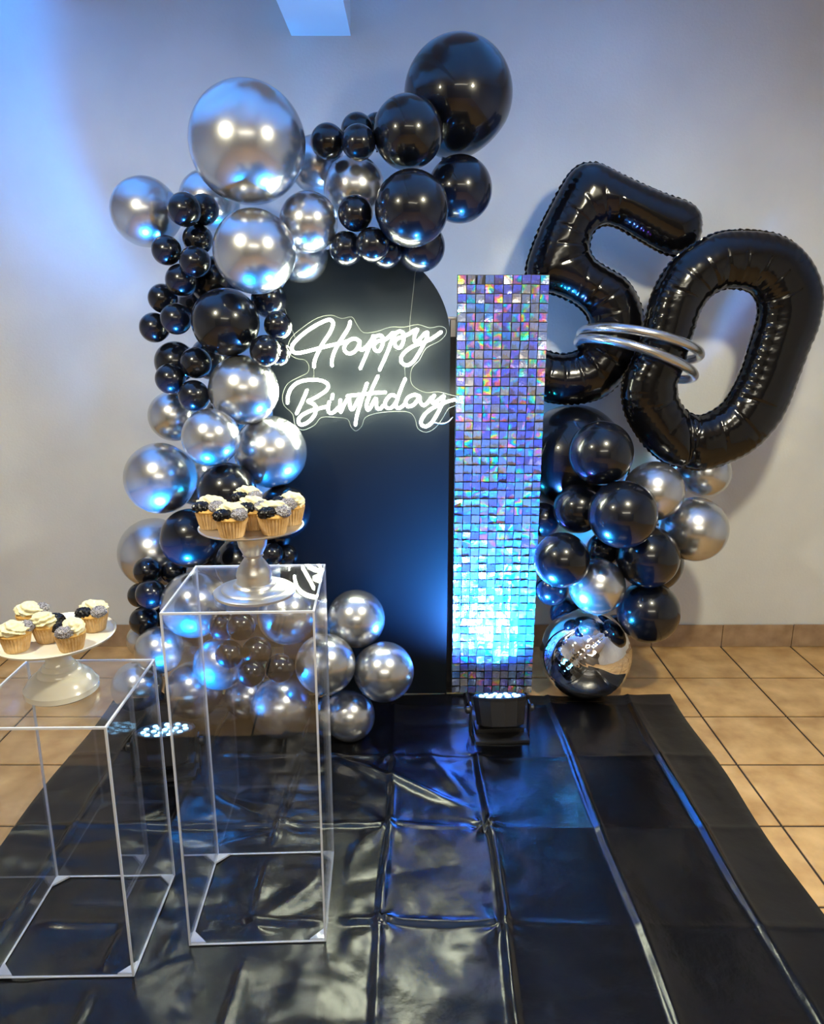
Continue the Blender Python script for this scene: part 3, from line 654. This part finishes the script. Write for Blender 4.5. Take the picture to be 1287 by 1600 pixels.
# ================================================================ uplights
M_face = mat('face_plate', (0.03, 0.06, 0.10), 0.25)
def uplight(x, y, rz, lab, W, size, aim, cols, tilt=15, spill=0.0):
    t = empty('uplight', (x, y, 0.008 if y < 2.8 else 0.0), rz, lab, 'stage light', 'round uplights')
    HR = Euler((-R(tilt), 0, 0)); PV = Vector((0, 0, 0.10)); HL = PV - HR.to_matrix() @ PV
    mb = MB(); mb.lathe([(0.070, 0.040), (0.088, 0.048), (0.094, 0.10), (0.098, 0.135), (0.101, 0.147), (0.097, 0.150), (0.090, 0.144)], 12); mb.build('housing', M_blackmetal, t, HL, HR, smooth=False)
    MB().lathe([(0.090, 0.1435), (0.090, 0.1455)], 40).build('face_plate', M_face, t, HL, HR)
    lm = MB().lathe([(0.0088, 0.0), (0.0088, 0.003), (0.005, 0.0055), (0.001, 0.006)], 14).mesh('led_lens', M_led)
    for (rr, nn) in ((0.0, 1), (0.036, 6), (0.069, 11)):
        for k in range(nn):
            a = 2*math.pi*k/max(nn, 1)+rr*7; link('led_lens', lm, t, HL + HR.to_matrix() @ Vector((rr*math.cos(a), rr*math.sin(a), 0.1455)), HR)
    MB().box((-0.112, -0.018, 0.0), (-0.106, 0.018, 0.125), bev=0.002).box((0.106, -0.018, 0.0), (0.112, 0.018, 0.125), bev=0.002).box((-0.112, -0.018, 0.0), (0.112, 0.018, 0.005)).build('bracket', M_blackmetal, t)
    MB().box((-0.10, -0.075, 0.0), (0.10, -0.018, 0.012), bev=0.003).box((-0.09, -0.02, 0.005), (0.09, 0.05, 0.03), bev=0.004).build('foot', M_blackmetal, t)
    for s in (-1, 1):
        MB().lathe([(0.014, 0), (0.014, 0.012), (0.009, 0.016)], 12, Matrix.Translation((s*0.112, 0, 0.10)) @ Matrix.Rotation(R(90)*s, 4, 'Y')).build('knob', M_blackmetal, t)
    cols = [(c, e, ox, da, size, 1.0 if spill else 0.8) for c, e, ox, da in cols]
    if spill: cols += [(cols[0][0], spill, 0.0, (0.6, -0.02, -0.25), R(130), 0.6)]
    for k, (c, e, ox, da, size, bl) in enumerate(cols):
        ld = bpy.data.lights.new('led_beam', 'SPOT'); ld.energy = W*e; ld.color = c; ld.spot_size = size; ld.spot_blend = bl; ld.shadow_soft_size = 0.05
        lo = bpy.data.objects.new('led_beam', ld); col.objects.link(lo); lo.parent = t; lo.location = HL + HR.to_matrix() @ Vector((ox, 0, 0.165))
        d = Vector(aim) + Vector(da); lo.rotation_euler = (-d).to_track_quat('Z', 'Y').to_euler()
C3 = [((0.0, 0.28, 1.0), 1.0, 0.0, (0, 0, 0)), ((0.02, 0.9, 0.75), 0.10, 0.035, (0.02, 0, 0)), ((0.35, 0.10, 1.0), 0.12, -0.035, (-0.02, 0, 0))]
uplight(-0.836, 2.266, R(10), 'round uplight shining blue behind the acrylic pedestals at left', PAR_W[0], PAR_SPOT[0], (-0.15, 0.22, 1.0), C3, spill=0.30)
uplight(0.325, 2.50, R(4), 'round black uplight in front of the foot of the sequin panel', PAR_W[1], PAR_SPOT[1], (0.0, 0.42, 1.0), C3, 22)
uplight(-0.12, 3.02, R(0), 'round uplight standing on the floor behind the arch board', PAR_W[2], PAR_SPOT[2], (-0.05, 0.20, 1.0), C3, 0)

# ================================================================ acrylic pedestals
def pedestal(cx, cy, rz, wx, wy, h, lab):
    t = empty('display_pedestal', (cx, cy, 0.012), rz, lab, 'pedestal', 'clear acrylic pedestals')
    a, b, T = wx/2, wy/2, 0.0048
    def pane(name, p, q, M=M_acr): return MB().box(p, q).build(name, M, t, smooth=False)
    pane('top_panel', (-a+T, -b+T, h-T), (a-T, b-T, h-0.001))
    pane('side_panel', (-a+T, -b, 0.002), (a-T, -b+T*0.8, h-T)); pane('side_panel', (-a+T, b-T*0.8, 0.002), (a-T, b, h-T))
    pane('side_panel', (-a, -b+T, 0.002), (-a+T*0.8, b-T, h-T)); pane('side_panel', (a-T*0.8, -b+T, 0.002), (a, b-T, h-T))
    e = T/2
    for sx in (-1, 1):
        for sy in (-1, 1):
            MB().box((sx*(a-e)-e, sy*(b-e)-e, 0), (sx*(a-e)+e, sy*(b-e)+e, h-T)).build('corner_edge', M_edge, t, smooth=False)
            g = 0.035; x0, y0 = sx*(a-T), sy*(b-T)
            vs = [(x0, y0, 0.001), (x0-sx*g, y0, 0.001), (x0, y0-sy*g, 0.001), (x0, y0, 0.006), (x0-sx*g, y0, 0.006), (x0, y0-sy*g, 0.006)]
            MB().add(vs, [(0, 2, 1), (3, 4, 5), (0, 1, 4, 3), (1, 2, 5, 4), (2, 0, 3, 5)]).build('corner_gusset', M_edge, t, smooth=False)
    for sy in (-1, 1):
        MB().box((-a, sy*(b-e)-e, h-T), (a, sy*(b-e)+e, h)).build('top_edge', M_edge, t, smooth=False)
        MB().box((-a+T, sy*(b-e)-e, 0), (a-T, sy*(b-e)+e, 0.002)).build('bottom_edge', M_edge, t, smooth=False)
    for sx in (-1, 1):
        MB().box((sx*(a-e)-e, -b+T, h-T), (sx*(a-e)+e, b-T, h)).build('top_edge', M_edge, t, smooth=False)
        MB().box((sx*(a-e)-e, -b+T, 0), (sx*(a-e)+e, b-T, 0.002)).build('bottom_edge', M_edge, t, smooth=False)
    return t
TALL = (-0.386, 1.685, 0.885); SHORT = (-0.815, 1.590, 0.662)
pedestal(TALL[0], TALL[1], R(2.2), 0.335, 0.325, TALL[2]-0.012, 'tall clear acrylic pedestal carrying the silver cake stand')
pedestal(SHORT[0], SHORT[1], R(1.0), 0.325, 0.332, SHORT[2]-0.012, 'short clear acrylic pedestal at far left carrying the white cake stand')

# ================================================================ cake stands
z0 = TALL[2]+0.0005; hz = 1.048 - z0
t = empty('silver_cake_stand', (-0.364, 1.637, z0), 0, 'brushed silver pedestal cake stand on the tall acrylic pedestal', 'cake stand')
MB().lathe([(0.070, 0.0), (0.093, 0.002), (0.094, 0.008), (0.088, 0.012), (0.076, 0.013), (0.072, 0.017), (0.058, 0.019), (0.052, 0.022)], 64).build('base', M_brushed, t)
MB().lathe([(0.050, 0.021), (0.047, 0.026), (0.041, 0.029), (0.039, 0.036), (0.041, 0.046), (0.038, 0.060), (0.028, 0.076), (0.021, 0.086), (0.020, 0.090), (0.024, 0.093), (0.022, 0.096), (0.026, 0.104), (0.032, 0.116), (0.034, 0.130), (0.034, hz-0.004)], 48).build('stem', M_brushed, t)
MB().lathe([(0.034, hz-0.006), (0.110, hz-0.004), (0.117, hz-0.002), (0.118, hz+0.001), (0.115, hz+0.002), (0.113, hz)], 72).build('plate', M_brushed, t)
ZPL = z0 + hz
z1 = SHORT[2]+0.0005; hw = 0.138
t2 = empty('white_cake_stand', (-0.815, 1.588, z1), 0, 'cream white ceramic cake stand on the short acrylic pedestal', 'cake stand')
MB().lathe([(0.076, 0.0), (0.081, 0.004), (0.0815, 0.017), (0.079, 0.020), (0.075, 0.026), (0.068, 0.038), (0.056, 0.046), (0.050, 0.048), (0.048, 0.055), (0.043, 0.060), (0.040, 0.061), (0.037, 0.067), (0.034, 0.071)], 72).build('base', M_ceramic, t2)
MB().lathe([(0.034, 0.069), (0.028, 0.078), (0.026, 0.095), (0.029, 0.118), (0.038, hw-0.008)], 48).build('stem', M_ceramic, t2)
MB().lathe([(0.038, hw-0.009), (0.110, hw-0.006), (0.127, hw-0.002), (0.131, hw+0.004), (0.129, hw+0.006), (0.124, hw+0.001), (0.105, hw), ], 80).build('plate', M_ceramic, t2)
ZPW = z1 + hw

# ================================================================ cupcakes
NP = 30
wrap_m = MB().lathe([(0.001, 0.001), (0.0235, 0.0), (0.0245, 0.002), (0.028, 0.017), (0.0325, 0.036), (0.0315, 0.036), (0.027, 0.018)], NP*4, None, False, lambda a, z: 1+0.030*math.cos(a*NP)*(1 if z > 0.001 else 0)).mesh('wrapper', M_wrap)
def cake_top():
    return MB().lathe([(0.0305, 0.030), (0.0325, 0.036), (0.0335, 0.039), (0.031, 0.043), (0.022, 0.047), (0.010, 0.049), (0.001, 0.0495)], 40).mesh('cake', M_cake)
cake_m = cake_top()
def blob(cx, cy, cz, sx, sy, sz, kind, seed, m, name):
    nu, nv = 64, 34; vs = []; fs = []
    for j in range(nv+1):
        t = math.pi*j/nv
        for i in range(nu):
            p = 2*math.pi*i/nu; d = Vector((math.sin(t)*math.cos(p), math.sin(t)*math.sin(p), math.cos(t)))
            if kind == 0: k = 1 + 0.10*math.sin(d.x*7+d.z*11+2.5*noise.noise(d*1.6+Vector((seed, 0, 0)))) + 0.16*noise.noise(d*3+Vector((seed, 0, 0)))
            elif kind == 1: k = 1 + 0.11*math.sin(d.x*15+2*noise.noise(d*2+Vector((seed, 0, 0)))) * (0.6+0.4*math.cos(d.z*4)) + 0.14*noise.noise(d*4+Vector((seed, 2, 0)))
            else: k = 1 + 0.12*noise.noise(d*3+Vector((seed, 0, 0))) + 0.11*abs(noise.noise(d*13+Vector((seed, 0, 0))))*2
            q = Vector((d.x*sx, d.y*sy, d.z*sz))*k + Vector((cx, cy, cz)); q.z = max(q.z, 0.0385)
            vs.append(q)
    for j in range(nv):
        for i in range(nu): fs.append((j*nu+i, j*nu+(i+1) % nu, (j+1)*nu+(i+1) % nu, (j+1)*nu+i))
    return MB().add(vs, fs).mesh(name, m)
sets = []
for v in range(3):
    s = v*3.7+1
    sets.append((blob(0.000, 0.007, 0.050, 0.030, 0.024, 0.018, 0, s, M_cream, 'cream_frosting'),
                 blob(-0.012, -0.015, 0.046, 0.022, 0.017, 0.014, 1, s, M_bfrost, 'black_frosting'),
                 blob(0.018, -0.011, 0.047, 0.017, 0.019, 0.0135, 2, s, M_gfrost, 'grey_frosting')))
def cupcake(p, ang, v, lab, grp, sc=1.0, mir=1):
    t = empty('cupcake', p, R(ang), lab, 'cupcake', grp); t.scale = (sc*mir, sc, sc)
    link('wrapper', wrap_m, t); link('cake', cake_m, t)
    for nm, me in zip(('cream_frosting', 'black_frosting', 'grey_frosting'), sets[v]): link(nm, me, t)
def clampin(p, c, rmax):
    d = Vector((p.x-c[0], p.y-c[1])); 
    if d.length > rmax: d = d*(rmax/d.length)
    return Vector((c[0]+d.x, c[1]+d.y, p.z))
GS = 'cupcakes on the silver stand'; GW = 'cupcakes on the white stand'
for px, py, ang, v, lab in ((362, 838, 0, 0, 'cupcake at the front left of the silver stand, black frosting in a smooth swirl'), (435, 835, 14, 1, 'cupcake at the front right of the silver stand, black frosting in ridges'),
        (329, 824, -8, 2, 'leftmost cupcake on the silver stand, behind the front left one'), (396, 825, 10, 2, 'cupcake in the middle of the silver stand between the two front ones'),
        (388, 807, 0, 0, 'cupcake at the very back of the silver stand, mostly hidden'), (463, 817, -55, 1, 'rightmost cupcake on the silver stand with grey frosting towards the viewer')):
    cupcake(clampin(on(px, py, ZPL+0.0005), (-0.364, 1.637), 0.087), ang, v, lab, GS, 1.05)
for px, py, ang, mir, v, lab in ((27, 1015, 185, -1, 0, 'leftmost cupcake on the white stand with cream frosting in front'), (114, 1015, -60, 1, 1, 'front cupcake on the white stand with grey sprinkled frosting facing out'),
        (148, 983, 0, 1, 2, 'rightmost cupcake on the white stand with a black frosting band'), (76, 1000, 160, 1, 1, 'cupcake in the middle of the white stand with a cream swirl in front'),
        (52, 983, 175, -1, 2, 'cupcake at the back left of the white stand, half hidden')):
    cupcake(clampin(on(px, py, ZPW+0.0005), (-0.815, 1.588), 0.098), ang, v, lab, GW, 1.0, mir)
bpy.context.view_layer.update()
